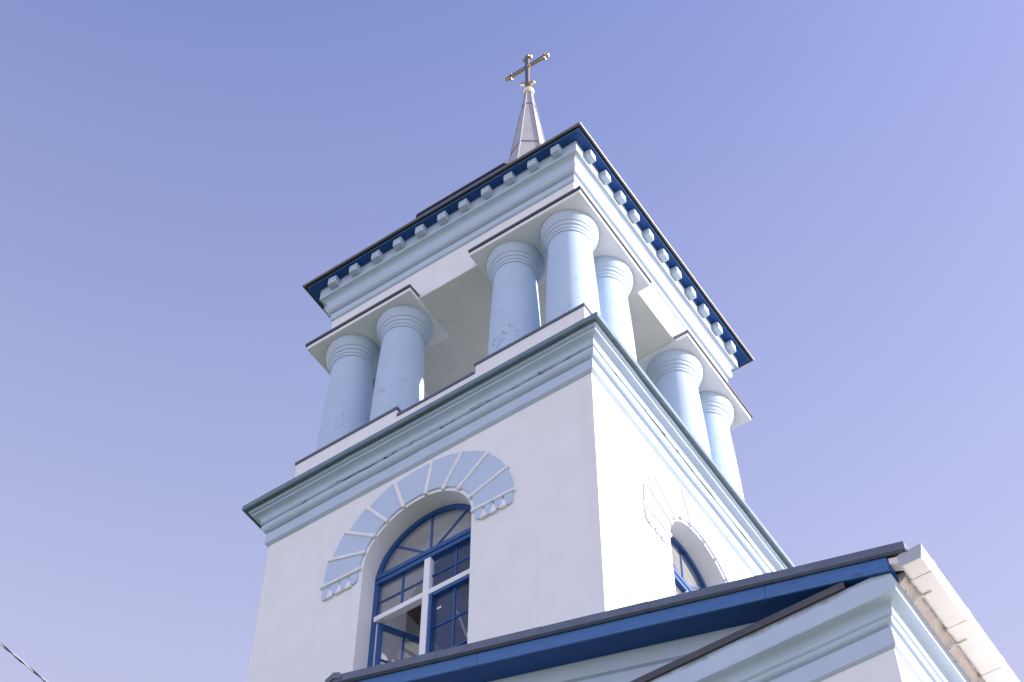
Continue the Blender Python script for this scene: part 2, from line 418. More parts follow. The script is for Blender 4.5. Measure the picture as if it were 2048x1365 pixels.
def wall_face(mb, mp, ztop, hole, zbot=0.0):
    """one face of the shaft, 0.45 thick towards the room, with an arched opening"""
    T = H - 0.90
    def q4(d_, pts): mb.add([mp(u, d_, z) for u, z in pts], [(0, 1, 2, 3)])
    if not hole:
        for d_, e in ((H, H), (T, T)): q4(d_, [(-e, zbot), (e, zbot), (e, ztop), (-e, ztop)])
        return
    n = 40
    arc = [(WU - WR * math.cos(math.pi * k / n), WZ + WR * math.sin(math.pi * k / n)) for k in range(n + 1)]
    for d_, e in ((H, H), (T, T)):
        q4(d_, [(-e, zbot), (WU - WR, zbot), (WU - WR, ztop), (-e, ztop)])
        q4(d_, [(WU + WR, zbot), (e, zbot), (e, ztop), (WU + WR, ztop)])
        q4(d_, [(WU - WR, zbot), (WU + WR, zbot), (WU + WR, Z_SILL), (WU - WR, Z_SILL)])
        for k in range(n):
            q4(d_, [arc[k], arc[k + 1], (arc[k + 1][0], ztop), (arc[k][0], ztop)])
    loop = [(WU - WR, Z_SILL)] + arc + [(WU + WR, Z_SILL)]
    for k in range(len(loop)):
        (a0, b0), (a1, b1) = loop[k], loop[(k + 1) % len(loop)]
        mb.add([mp(a0, H, b0), mp(a1, H, b1), mp(a1, T, b1), mp(a0, T, b0)], [(0, 1, 2, 3)])

w = MB()
for nm, fn in FACES.items():
    wall_face(w, fn, 20.03, True)  # back and left openings are added to brighten the room
w.build('wall', M['plaster'], tower, smooth=30)

# room behind the windows
T = H - 0.902
MB().box(-T, T, -T, T, 19.78, 19.98).build('room_ceiling', M['brown'], tower)
MB().box(-T, T, -T, T, 15.3, 15.5).build('room_floor', M['brown'], tower)

# ---- windows
def ring(mb, mp, r0_, r1_, d0, d1, a0=0.0, a1=math.pi, n=40, legs=None, c=(WU, WZ)):
    pts = lambda rad: [(c[0] + rad * math.cos(a0 + (a1 - a0) * k / n), c[1] + rad * math.sin(a0 + (a1 - a0) * k / n)) for k in range(n + 1)]
    o, i = pts(r1_), pts(r0_)
    if legs is not None:
        o = [(o[0][0], legs)] + o + [(o[-1][0], legs)]; i = [(i[0][0], legs)] + i + [(i[-1][0], legs)]
    for k in range(len(o) - 1):
        mb.hexa([mp(o[k][0], d0, o[k][1]), mp(o[k + 1][0], d0, o[k + 1][1]), mp(i[k + 1][0], d0, i[k + 1][1]), mp(i[k][0], d0, i[k][1])],
                [mp(o[k][0], d1, o[k][1]), mp(o[k + 1][0], d1, o[k + 1][1]), mp(i[k + 1][0], d1, i[k + 1][1]), mp(i[k][0], d1, i[k][1])])

def fbox(mb, mp, u0_, u1_, d0, d1, z0, z1):
    mb.hexa([mp(u0_, d0, z0), mp(u1_, d0, z0), mp(u1_, d0, z1), mp(u0_, d0, z1)],
            [mp(u0_, d1, z0), mp(u1_, d1, z0), mp(u1_, d1, z1), mp(u0_, d1, z1)])

def rect_frame(mb, mp, u0_, u1_, z0, z1, t, d0, d1):
    fbox(mb, mp, u0_, u0_ + t, d0, d1, z0, z1); fbox(mb, mp, u1_ - t, u1_, d0, d1, z0, z1)
    fbox(mb, mp, u0_ + t, u1_ - t, d0, d1, z1 - t, z1); fbox(mb, mp, u0_ + t, u1_ - t, d0, d1, z0, z0 + t)

def bar(mb, mp, p, q_, wd, d0, d1):
    (a, b), (c, e) = p, q_
    L = math.hypot(c - a, e - b); nx, nz = -(e - b) / L * wd / 2, (c - a) / L * wd / 2
    o = [(a + nx, b + nz), (c + nx, e + nz), (c - nx, e - nz), (a - nx, b - nz)]
    mb.hexa([mp(x, d0, z) for x, z in o], [mp(x, d1, z) for x, z in o])

def window(face, label):
    mp = FACES[face]
    U0, U1 = WU - WR, WU + WR
    D0, D1 = 2.165, 2.255
    m = MB(); ring(m, mp, WR - 0.066, WR - 0.001, D0, D1, legs=Z_SILL + 0.01)
    fbox(m, mp, U0 + 0.066, U1 - 0.066, D0, D1, Z_SILL + 0.01, Z_SILL + 0.08)
    win = m.build('window', M['frame'], tower, smooth=30, label=label)
    m = MB(); fbox(m, mp, U0 + 0.03, U1 - 0.03, 2.17, 2.268, 18.375, 18.445)
    fbox(m, mp, U0 + 0.03, U1 - 0.03, 2.17, 2.280, 18.450, 18.525)
    m.build('transom_bar', M['frame'], win, bevel=0.006)
    m = MB(); fbox(m, mp, WU - 0.045, WU + 0.045, 2.175, 2.272, Z_SILL + 0.08, 18.372)
    m.build('mullion', M['white'], win, bevel=0.006)
    m = MB()
    fbox(m, mp, U0 + 0.04, WU - 0.0455, 2.18, 2.268, 17.715, 17.80); fbox(m, mp, WU + 0.0455, U1 - 0.04, 2.18, 2.268, 17.715, 17.80)
    m.build('cross_bar', M['white'], win, bevel=0.006)
    # fan light
    n = 30; rp = WR - 0.06
    m = MB(); m.prism([(WU + rp * math.cos(math.pi * k / n), WZ + 0.06 + (rp - 0.06) * math.sin(math.pi * k / n)) for k in range(n + 1)],
                      lambda p: mp(p[0], 2.207, p[1]), lambda p: mp(p[0], 2.213, p[1]))
    m.build('pane', M['dusty'], win)
    m = MB()
    for a in (45, 90, 135):
        bar(m, mp, (WU + 0.02 * math.cos(R(a)), 18.52), (WU + (WR - 0.07) * math.cos(R(a)), WZ + (WR - 0.07) * math.sin(R(a))), 0.022, 2.195, 2.225)
    m.build('glazing_bar', M['frame'], win)
    # upper casement panes with their glazing bars
    for a, b in ((U0 + 0.06, WU - 0.045), (WU + 0.045, U1 - 0.06)):
        m = MB(); fbox(m, mp, a - 0.01, b + 0.01, 2.207, 2.213, 17.79, 18.38); m.build('pane', M['film'] if a < WU else M['glass'], win)
        m = MB(); c = (a + b) / 2
        bar(m, mp, (c, 17.80), (c, 18.375), 0.022, 2.195, 2.225); bar(m, mp, (a, 18.075), (b, 18.075), 0.020, 2.196, 2.224)
        m.build('glazing_bar', M['frame'], win)
    # lower right casement, shut
    a, b = WU + 0.047, U1 - 0.067
    m = MB(); rect_frame(m, mp, a, b, Z_SILL + 0.085, 17.712, 0.052, 2.19, 2.262)
    m.build('sash', M['frame'], win, bevel=0.005)
    m = MB(); fbox(m, mp, a + 0.04, b - 0.04, 2.207, 2.213, Z_SILL + 0.12, 17.67); m.build('pane', M['glass'], win)
    m = MB(); c = (a + b) / 2
    bar(m, mp, (c, Z_SILL + 0.13), (c, 17.665), 0.022, 2.196, 2.225)
    for z in (17.15, 16.66): bar(m, mp, (a + 0.05, z), (b - 0.05, z), 0.020, 2.197, 2.224)
    m.build('glazing_bar', M['frame'], win)
    # lower left casement: swung into the room at the front, shut at the side
    a, b = U0 + 0.069, WU - 0.047
    ang = R(60) if face == 'front' else 0.0
    def hp(u, d_, z):
        x, y = u - a, d_ - 2.215
        c_, s_ = math.cos(ang), math.sin(ang)
        return mp(a + x * c_ + y * s_, 2.215 - x * s_ + y * c_, z)
    m = MB(); rect_frame(m, hp, a, b, Z_SILL + 0.085, 17.705, 0.056, 2.185, 2.250)
    m.build('sash', M['frame'], win, bevel=0.005, label='casement swung open into the room' if face == 'front' else None)
    m = MB(); fbox(m, hp, a + 0.04, b - 0.04, 2.207, 2.213, Z_SILL + 0.12, 17.67); m.build('pane', M['film'], win)
    m = MB(); c = (a + b) / 2
    bar(m, hp, (c, Z_SILL + 0.13), (c, 17.66), 0.022, 2.196, 2.225)
    for z in (17.15, 16.66): bar(m, hp, (a + 0.05, z), (b - 0.05, z), 0.020, 2.197, 2.224)
    m.build('glazing_bar', M['frame'], win)
    if face == 'front':
        m = MB()
        for k in range(3):
            fbox(m, mp, U0 + 0.067 + k * 0.016, U0 + 0.077 + k * 0.016, 2.17 + 0.0 * k, 2.235 - 0.02 * k, Z_SILL + 0.085, 17.70)
        m.build('rebate_strip', M['white'], win)
    # paper sticker
    m = MB(); fbox(m, mp, WU + 0.14, WU + 0.20, 2.2135, 2.2145, 17.44, 17.47); m.build('sticker', M['white'], win)
    # sill
    m = MB(); fbox(m, mp, U0 + 0.002, U1 - 0.002, 2.06, 2.49, Z_SILL + 0.001, Z_SILL + 0.009); m.build('sill', M['slate'], win)
    return win

window('front', 'front window with one casement swung inwards')
window('right', 'side window in the sunlit face')
window('back', 'unseen rear window added to let light in'); window('left', 'unseen far side window added to let light in')  # both out of view, added so more daylight reaches the room

# ---- fan of wedge stones round each arch
JOINTS = [0, 20, 43, 63, 82.5, 106, 125, 142, 160, 178.5]
def surround(face):
    mp = FACES[face]
    c = (WU, WZ)
    m = MB()
    for i, a in enumerate(JOINTS):
        A = R(a); ra, rb = 0.800 + 0.02 * random.random(), 1.432 + 0.012 * random.random()
        p = (c[0] + ra * math.cos(A), c[1] + ra * math.sin(A)); e = (c[0] + rb * math.cos(A), c[1] + rb * math.sin(A))
        bar(m, mp, p, e, 0.050, H - 0.02, H + 0.040 + 0.002 * (i % 3))
    sur = m.build('arch_surround', M['joint'], tower, bevel=0.012)
    for i in range(len(JOINTS) - 1):
        g = 0.021
        n = 8
        # the wedge's sides keep a parallel gap to the joint ribs
        def side(a, s_, rad):
            A = R(a); return (c[0] + rad * math.cos(A) - s_ * g * math.sin(A), c[1] + rad * math.sin(A) + s_ * g * math.cos(A))
        a, b = JOINTS[i], JOINTS[i + 1]
        ri, ro = 0.845 + 0.012 * random.random(), 1.40 + 0.03 * random.random()
        P, Q, S_, T_ = side(a, 1, ri), side(b, -1, ri), side(b, -1, ro), side(a, 1, ro)
        def arcpts(p, q_, rad):
            t0, t1 = math.atan2(p[1] - c[1], p[0] - c[0]), math.atan2(q_[1] - c[1], q_[0] - c[0])
            e0, e1 = (rad, rad) if isinstance(rad, float) else rad
            return [(c[0] + (e0 + (e1 - e0) * k / n) * math.cos(t0 + (t1 - t0) * k / n), c[1] + (e0 + (e1 - e0) * k / n) * math.sin(t0 + (t1 - t0) * k / n)) for k in range(n + 1)]
        # the stones left of the key are cut squarer, so their outline steps
        ends = (ro - 0.030, ro + 0.022) if i >= 5 else (ro, ro + 0.004)
        poly = arcpts(P, Q, ri) + arcpts(S_, T_, ends)
        dd = H + 0.022 + 0.004 * random.random()
        v = MB(); v.prism(poly, lambda p: mp(p[0], H - 0.02, p[1]), lambda p: mp(p[0], dd, p[1]))
        v.build('voussoir', M['voussoir'], sur, bevel=0.006)
    # scalloped tongues below the springing, with pointed ridges between
    for sgn in (1, -1):
        x0, x1 = 0.85, 1.41
        nT = 4
        for k in range(nT):
            a, b = x0 + (x1 - x0) * k / nT + 0.012, x0 + (x1 - x0) * (k + 1) / nT - 0.012
            zt, zb = WZ - 0.024, WZ - 0.20 - 0.02 * (k % 2)
            hw = (b - a) / 2; cx = (a + b) / 2
            poly = [(WU + sgn * a, zt), (WU + sgn * b, zt)] + [(WU + sgn * (cx + hw * math.cos(t)), zb + 0.06 - 0.06 * math.sin(t)) for t in [math.pi * j / 8 for j in range(9)]]
            v = MB(); v.prism(poly, lambda p: mp(p[0], H - 0.02, p[1]), lambda p: mp(p[0], H + 0.024, p[1]))
            v.build('tongue', M['voussoir'], sur)
        v = MB()
        for k in range(1, nT):
            a = x0 + (x1 - x0) * k / nT
            pk = [(WU + sgn * (a - 0.010), WZ - 0.08), (WU + sgn * (a + 0.010), WZ - 0.08), (WU + sgn * (a + 0.050), WZ - 0.235), (WU + sgn * (a - 0.050), WZ - 0.235)]
            lo = [mp(p[0], H - 0.02, p[1]) for p in pk]
            hi = [mp(p[0], H + (0.03 if j < 2 else 0.042), p[1]) for j, p in enumerate(pk)]
            v.hexa(lo, hi)
        v.build('tongue_ridge', M['joint'], sur, bevel=0.01)
surround('front'); surround('right')

# ---- lower cornice
def arc_prof(p, q_, bulge, n=6):
    """points from p to q_ bowed sideways by bulge (positive = outwards/down convex)"""
    out = []
    dx, dz = q_[0] - p[0], q_[1] - p[1]
    for k in range(n + 1):
        t = k / n; s_ = 4 * t * (1 - t) * bulge
        out.append((p[0] + dx * t + dz * s_, p[1] + dz * t - dx * s_))
    return out
lc = [(-0.10, 19.955), (0.008, 19.955), (0.045, 19.985), (0.045, 20.045), (0.040, 20.185), (0.030, 20.190), (0.030, 20.205)]
lc += arc_prof((0.045, 20.207), (0.098, 20.320), 0.22)
lc += [(0.092, 20.325), (0.092, 20.345), (0.112, 20.350), (0.112, 20.372)]
lc += arc_prof((0.118, 20.376), (0.188, 20.490), -0.26)
lc += [(0.205, 20.492), (0.207, 20.520), (0.198, 20.524), (0.198, 20.532), (0.238, 20.540), (0.240, 20.585), (0.240, 20.60), (-0.10, 20.60)]
m = MB(); m.sweep(H, H, 0, 0, lc, seg=44, jit=0.006)
m.build('lower_cornice', M['peel'], tower, smooth=28)
m = MB(); m.sweep(H, H, 0, 0, [(0.236, 20.603), (0.280, 20.600), (0.290, 20.580), (0.301, 20.576), (0.309, 20.584), (0.310, 20.660), (0.300, 20.674), (-0.2, 20.80), (-0.2, 20.77), (0.236, 20.612)], seg=12, jit=0.003)
lf = m.build('drip_flashing', M['teal'], tower, smooth=40)

# ---- parapet, stepped up at the corners
P = 2.368
m = MB()
m.sweep(P, P, 0, 0, [(0, 20.6), (0, 21.53), (-0.95, 21.53), (-0.95, 20.6)], seg=1)
def L_poly(out, inn, end):
    return [(out, -out), (out, -end), (inn, -end), (inn, -inn), (end, -inn), (end, -out)]
ROTS = [lambda p: p, lambda p: (-p[1], p[0]), lambda p: (-p[0], -p[1]), lambda p: (p[1], -p[0])]
for rt in ROTS:
    m.prism(L_poly(P - 0.001, P - 0.95, 0.65), lambda p: (*rt(p), 21.531), lambda p: (*rt(p), 21.705))
m.build('parapet', M['plaster'], tower)
for rt in ROTS:
    m = MB(); m.prism(L_poly(P + 0.018, P - 0.97, 0.632), lambda p: (*rt(p), 21.707), lambda p: (*rt(p), 21.752))
    m.build('parapet_cap', M['slate'], tower)
    m = MB()
    v = [rt((x, y)) for x, y in ((-0.63, -P - 0.018), (0.63, -P - 0.018), (0.63, -P + 0.95), (-0.63, -P + 0.95))]
    m.hexa([(x, y, 21.533) for x, y in v], [(x, y, 21.575) for x, y in v])
    m.build('parapet_cap', M['slate'], tower)
# floor of the belfry
MB().box(-1.9, 1.9, -1.9, 1.9, 20.62, 20.9).build('belfry_floor', M['ceiling'], tower)

# ---- columns
CB, CT = 21.76, 24.48
def col_rad(z):
    t = (z - 22.2) / (24.08 - 22.2)
    return 0.372 - 0.060 * max(t, -0.2) ** 1.35 if t > 0 else 0.372 - 0.004 * t
shaft = MB(); prof = []
for k in range(25):
    z = CB + (24.10 - CB) * k / 24
    prof.append((col_rad(z), z))
shaft.lathe(prof, 64)
cap = MB()
cp = [(0.300, 24.07), (0.324, 24.073), (0.331, 24.09), (0.331, 24.122), (0.326, 24.132)]
cp += [(0.336 + 0.010 * math.sin(math.pi / 2 * t), 24.135 + 0.058 * t) for t in (0, .25, .5, .75, 1)]
cp += [(0.344, 24.198), (0.356, 24.202)] + [(0.358 + 0.012 * math.sin(math.pi / 2 * t), 24.204 + 0.062 * t) for t in (0, .25, .5, .75, 1)]
cp += [(0.368, 24.270), (0.380, 24.276)]
cp += [(0.381 + 0.046 * math.sin(math.pi / 2 * k / 10), 24.278 + 0.180 * (k / 10)) for k in range(11)]
cp += [(0.426, 24.468), (0.418, 24.476), (0.30, 24.478)]
cap.lathe(cp, 72)
CPOS = []
for sx_, sy_ in ((1, -1), (1, 1), (-1, 1), (-1, -1)):
    CPOS += [(1.94 * sx_, 1.94 * sy_), (1.0 * sx_, 1.94 * sy_), (1.94 * sx_, 1.0 * sy_)]
col0 = shaft.build('column', M['column'], tower, smooth=40)
cap0 = cap.build('capital', M['pale'], col0, smooth=32)
for i, (x, y) in enumerate(CPOS):
    if i == 0: col0.location = (x, y, 0)
    else:
        c = copy_part(col0, (x, y, 0), tower)
        copy_part(cap0, (0, 0, 0), c)

# ---- corner slabs over the columns
for rt in ROTS:
    m = MB(); m.prism(L_poly(2.452, 1.44, 0.535), lambda p: (*rt(p), 24.475), lambda p: (*rt(p), 24.556))
    sl = m.build('corner_slab', M['plaster'], tower, bevel=0.006)
    m = MB()
    # sheet metal strip along the two outer edges, sloping up to the frieze
    o, i_, e = 2.474, 2.222, 0.525
    a0, b0, c0 = (o, -e), (o, -o), (e, -o)
    a1, b1, c1 = (i_, -e), (i_, -i_), (e, -i_)
    for p, q_, s_, t_ in ((a0, b0, b1, a1), (b0, c0, c1, b1)):
        lo = [rt(x) for x in (p, q_, s_, t_)]
        hz_ = [24.612, 24.612, 24.632, 24.632]
        m.hexa([(*x, 24.558) for x in lo], [(*x, z) for x, z in zip(lo, hz_)])
    m.build('slab_flashing', M['metal'], sl)

# ---- frieze (its underside is the belfry ceiling), upper cornice
S = 2.225
m = MB(); m.sweep(S, S, 0, 0, [(0, 24.535), (0, 25.34), (-0.6, 25.34), (-0.6, 24.535)], seg=16, jit=0.003)
m.build('frieze', M['plaster'], tower)
MB().box(-1.63, 1.63, -1.63, 1.63, 24.536, 24.70).build('belfry_ceiling', M['ceiling'], tower)
m = MB(); m.sweep(1.66, 1.66, 0, 0, [(0.555, 24.529), (0.555, 24.534), (-0.05, 24.534), (-0.05, 24.529)]); m.build('ceiling_plaster', M['ceiling'], tower)
uc = [(-0.2, 25.325), (0.005, 25.325), (0.028, 25.345), (0.030, 25.385), (0.026, 25.495), (0.014, 25.500), (0.014, 25.515)]
uc += arc_prof((0.030, 25.518), (0.088, 25.640), 0.20)
uc += [(0.092, 25.645), (0.094, 25.690), (0.088, 25.694)]
uc += arc_prof((0.090, 25.70), (0.165, 25.855), -0.22)
uc += [(0.176, 25.858), (0.176, 26.138), (-0.2, 26.138)]
m = MB(); m.sweep(S, S, 0, 0, uc, seg=40, jit=0.0045)
cor = m.build('upper_cornice', M['pale'], tower, smooth=28)
db = MB(); db.box(-0.078, 0.078, -0.115, 0.02, -0.085, 0.104)
den = db.build('dentil', M['pale'], cor, bevel=0.018)
first = True
for fi, nm in enumerate(FACES):
    for k in range(11):
        u = (k - 5) * 0.418 + random.uniform(-0.014, 0.014)
        x, y, z = FACES[nm](u, 2.402, 26.03 + random.uniform(-0.006, 0.006))
        o = den if first else copy_part(den, (0, 0, 0), cor)
        first = False
        o.location = (x, y, z); o.rotation_euler = (random.uniform(-0.02, 0.02), random.uniform(-0.03, 0.03), fi * math.pi / 2 + random.uniform(-0.03, 0.03))

# ---- eaves and roof
m = MB(); m.sweep(2.20, 2.20, 0, 0, [(0.0, 26.140), (0.345, 26.140), (0.345, 26.165), (0.0, 26.165)], seg=1)
m.build('soffit', M['soffit'], tower)
m = MB(); m.sweep(2.20, 2.20, 0, 0, [(0.347, 26.132), (0.356, 26.132), (0.356, 26.163), (0.347, 26.163)], seg=1)
m.build('soffit_trim', M['trim'], tower)
m = MB(); m.sweep(2.20, 2.20, 0, 0, [(0.362, 26.178), (0.385, 26.172), (0.386, 26.150), (0.396, 26.150), (0.398, 26.19), (0.398, 26.200), (-0.45, 26.72), (-0.45, 26.70), (0.362, 26.19)], seg=12, jit=0.003)
m.build('roof', M['metal'], tower, smooth=35)
m = MB(); m.sweep(2.20, 2.20, 0, 0, [(0.403 + 0.017 * math.cos(t), 26.172 + 0.026 * math.sin(t)) for t in [2 * math.pi * k / 10 for k in range(10)]], seg=24, jit=0.004)
m.build('eave_roll', M['roll'], tower, smooth=50)
def octo(mb, prof, n=8, ph=None):
    """prof of (apothem, z)"""
    k = math.cos(math.pi / n)
    return mb.lathe([(a / k, z) for a, z in prof], n, ph=math.pi / n if ph is None else ph)
m = MB(); octo(m, [(1.80, 26.3), (1.80, 27.32)]); m.build('lantern_drum', M['soffit'], tower)
m = MB(); octo(m, [(1.60, 27.322), (2.045, 27.322), (2.045, 27.485), (1.60, 27.485)]); m.build('lantern_eave', M['soffit'], tower)
m = MB(); octo(m, [(1.60, 27.487), (2.068, 27.487), (2.068, 27.522), (0.74, 28.30), (0.60, 28.30)]); m.build('lantern_roof', M['brass'], tower)
# spire: six folded sheets with raised seams
m = MB()
HP = R(-85)
sp = [(0.80, 28.25), (0.36, 31.62), (0.135, 33.62), (0.092, 34.02), (0.085, 34.22)]
m.lathe(sp, 6, ph=HP)
spire = m.build('spire', M['zinc'], tower)
m = MB()
for k in range(6):
    a = HP + k * math.pi / 3
    m.tube([((rd + 0.004) * math.cos(a), (rd + 0.004) * math.sin(a), z) for rd, z in sp], 0.013, 6)
m.build('seam', M['zinc'], spire)
m = MB()
for z, rd in ((30.2, 0.545), (31.75, 0.349), (33.62, 0.137)):
    m.lathe([(rd + 0.004, z - 0.012), (rd + 0.010, z - 0.012), (rd + 0.008, z + 0.008), (rd + 0.002, z + 0.008)], 6, ph=HP, cap=False)
m.build('lap_joint', M['metal'], spire)
m = MB(); m.lathe([(0.112 * math.sin(math.pi * k / 14) + 0.001, 34.335 - 0.105 * math.cos(math.pi * k / 14)) for k in range(15)], 28)
m.lathe([(0.085, 34.20), (0.098, 34.21), (0.098, 34.235), (0.085, 34.245)], 24)
m.build('ball', M['ball'], spire, smooth=50)

# ---- cross: gold body with a steel face, three buds at each end, slanted foot bar
cx0 = -0.025
m = MB()
m.box(cx0 - 0.043, cx0 + 0.043, -0.028, 0.028, 34.42, 35.93)
m.box(cx0 - 0.470, cx0 - 0.044, -0.027, 0.027, 35.42, 35.505)
m.box(cx0 + 0.044, cx0 + 0.470, -0.027, 0.027, 35.42, 35.505)
cross = m.build('cross', M['gold'], tower, bevel=0.008)
m = MB()
m.box(cx0 - 0.030, cx0 + 0.030, -0.033, -0.0285, 34.44, 35.90)
m.box(cx0 - 0.450, cx0 - 0.031, -0.0325, -0.0275, 35.433, 35.492)
m.box(cx0 + 0.031, cx0 + 0.450, -0.0325, -0.0275, 35.433, 35.492)
m.build('cross_inlay', M['steel'], cross)
m = MB()
def bud(x, z, dx, dz): m.box(x - dx, x + dx, -0.036, 0.036, z - dz, z + dz)
for s_ in (-1, 1):
    bud(cx0 + s_ * 0.49, 35.4625, 0.028, 0.040)
    for t_ in (-1, 1): bud(cx0 + s_ * 0.405, 35.4625 + t_ * 0.072, 0.032, 0.030)
    bud(cx0 + s_ * 0.076, 35.86, 0.032, 0.030)
bud(cx0, 35.955, 0.040, 0.026)
m.build('cross_bud', M['gold'], cross, bevel=0.012)
m = MB()
A = R(-42)
for a, b in ((-0.20, -0.05), (0.05, 0.20)):
    bar(m, lambda u, d_, z: (u, -d_, z), (cx0 + a * math.cos(A), 34.72 + a * math.sin(A)), (cx0 + b * math.cos(A), 34.72 + b * math.sin(A)), 0.070, -0.03, 0.03)
m.build('foot_bar', M['gold'], cross, bevel=0.01)
m = MB(); m.lathe([(0.001, -0.03), (0.03, -0.02), (0.04, 0.0), (0.03, 0.02), (0.001, 0.03)], 12, (cx0 + 0.06, -0.03, 35.40)); m.build('boss', M['gold'], cross, smooth=60)

# ------------------------------------------------------------------ GABLED CHURCH WING in front of and below the tower
porch = thing('church_wing', 'low gabled white church wing with blue fascia boards below the tower', 'church wing')
PA, PF, PBK = 5.73, -3.49, 13.0            # half width, front plane, back plane
PB, PCY = (PBK - PF) / 2, (PBK + PF) / 2
SL = 0.3025; ZR = 15.12                    # rake slope, ridge height of the verge
m = MB(); m.sweep(PA, PB, 0, PCY, [(0, 0.0), (0, 12.50), (-0.4, 12.50), (-0.4, 0.0)])
m.build('wall', M['plaster'], porch)
pc = [(-0.10, 12.455), (0.006, 12.455), (0.030, 12.475), (0.030, 12.515), (0.022, 12.675), (0.012, 12.680), (0.012, 12.692)]
pc += arc_prof((0.022, 12.695), (0.060, 12.745), 0.20)
pc += [(0.058, 12.750)] + arc_prof((0.060, 12.752), (0.086, 12.795), 0.20) + [(0.084, 12.800)]
pc += arc_prof((0.086, 12.803), (0.172, 12.868), -0.24, 8)
pc += [(0.190, 12.866), (0.195, 12.885), (0.182, 12.900), (0.184, 13.056), (-0.10, 13.056)]
m = MB(); m.sweep(PA, PB, 0, PCY, pc, seg=60, jit=0.005)
m.build('cornice', M['peel_porch'], porch, smooth=28)
for s_ in (-1, 1):
    m = MB()
    n = 220
    sec = [(5.70, 13.058), (5.918, 13.058), (5.945, 13.075), (5.975, 13.100), (5.998, 13.125), (6.000, 13.165), (5.70, 13.165)]
    for k in range(n + 1):
        y = -3.54 + (PBK + 0.15 + 3.54) * k / n
        for j, (x, z) in enumerate(sec):
            wv = noise.noise_vector(Vector((x * 9, y * 7.0, z * 9 + s_ * 4))) * 0.007 + noise.noise_vector(Vector((x * 9, y * 2.0, z * 9 + s_ * 4))) * 0.008
            if j in (0, 1, 6): wv *= 0.0
            m.v.append((s_ * (x + wv.x), y, z + wv.z))
    c_ = len(sec)
    for k in range(n):
        for j in range(c_):
            m.f.append([k * c_ + j, k * c_ + (j + 1) % c_, (k + 1) * c_ + (j + 1) % c_, (k + 1) * c_ + j])
    m.f.append(list(range(c_))[::-1]); m.f.append([n * c_ + j for j in range(c_)])
    m.build('bare_brick_course', M['brick'], porch, smooth=50)
# flashing on top of the front cornice
m = MB()
xe = 5.50
m.hexa([(-xe, -3.693, 13.134), (xe, -3.693, 13.134), (xe, -3.25, 13.134), (-xe, -3.25, 13.134)],
       [(-xe, -3.693, 13.214), (xe, -3.693, 13.214), (xe, -3.25, 13.33), (-xe, -3.25, 13.33)])
m.build('cornice_flashing', M['metal'], porch, bevel=0.008)
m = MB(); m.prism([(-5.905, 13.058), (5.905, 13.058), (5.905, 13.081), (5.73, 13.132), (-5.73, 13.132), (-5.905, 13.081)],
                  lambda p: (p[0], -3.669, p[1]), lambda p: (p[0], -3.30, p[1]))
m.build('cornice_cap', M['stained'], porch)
# gable wall and its raking mouldings
rake = lambda x, dd: ZR - SL * abs(x) - dd
m = MB(); m.prism([(-5.6, 13.0), (5.6, 13.0), (5.6, rake(5.6, 0.26)), (0, rake(0, 0.26)), (-5.6, rake(5.6, 0.26))],
                  lambda p: (p[0], -3.338, p[1]), lambda p: (p[0], -3.10, p[1]))
m.build('gable_wall', M['pale'], porch)
def raking(mb, prof, x_end):
    """profile of (y, depth below the roof line), run up both sides of the gable"""
    n = len(prof)
    vs = []
    for x in (-x_end, 0, x_end):
        for (y, dd) in prof: vs.append((x, y, rake(x, dd)))
    fs = []
    for s_ in range(2):
        for i in range(n):
            i2 = (i + 1) % n
            fs.append((s_ * n + i, s_ * n + i2, (s_ + 1) * n + i2, (s_ + 1) * n + i))
    fs.append(list(range(n))[::-1]); fs.append([2 * n + i for i in range(n)])
    mb.add(vs, fs)
rk = [(-3.30, 0.252), (-3.448, 0.252), (-3.448, 0.275)] + [(-3.444 + 0.040 * t, 0.280 + 0.135 * t ** 0.8) for t in (0, .2, .4, .6, .8, 1)] + [(-3.378, 0.425), (-3.372, 0.430), (-3.372, 0.580), (-3.352, 0.590), (-3.350, 0.700), (-3.30, 0.705)]
m = MB(); raking(m, rk, 5.52); m.build('raking_cornice', M['pale'], porch, smooth=28)
# fascia boards in lengths, butt-jointed
def fascia(x0, x1, name):
    m = MB()
    pts = [(x0, 0.095), (x1, 0.095), (x1, 0.254), (x0, 0.254)]
    m.prism(pts, lambda p: (p[0], -3.705, rake(p[0], p[1])), lambda p: (p[0], -3.685, rake(p[0], p[1])))
    return m.build(name, M['board'], porch, bevel=0.004)
for a, b in ((0.0015, 1.75), (1.753, 4.79), (4.793, 5.915)):
    fascia(a, b, 'fascia_board'); fascia(-b, -a, 'fascia_board')
m = MB(); raking(m, [(-3.683, 0.225), (-3.683, 0.250), (-3.42, 0.250), (-3.42, 0.225)], 5.915); m.build('soffit', M['soffit'], porch)
for s_ in (-1, 1):
    m = MB()
    m.prism([(5.9165, 0.12), (5.923, 0.12), (5.923, 0.25), (5.9165, 0.25)], lambda p: (s_ * p[0], -3.70, rake(p[0], p[1])), lambda p: (s_ * p[0], -3.56, rake(p[0], p[1])))
    m.build('end_board', M['soffit'], porch)
# roof sheets and verge flashing
m = MB()
XE = 6.08
for s_ in (-1, 1):
    m.hexa([(0, -3.70, ZR - 0.06), (s_ * XE, -3.70, rake(XE, 0.06)), (s_ * XE, 13.1, rake(XE, 0.06)), (0, 13.1, ZR - 0.06)],
           [(0, -3.70, ZR - 0.02), (s_ * XE, -3.70, rake(XE, 0.02)), (s_ * XE, 13.1, rake(XE, 0.02)), (0, 13.1, ZR - 0.02)])
m.build('roof', M['slate'], porch)
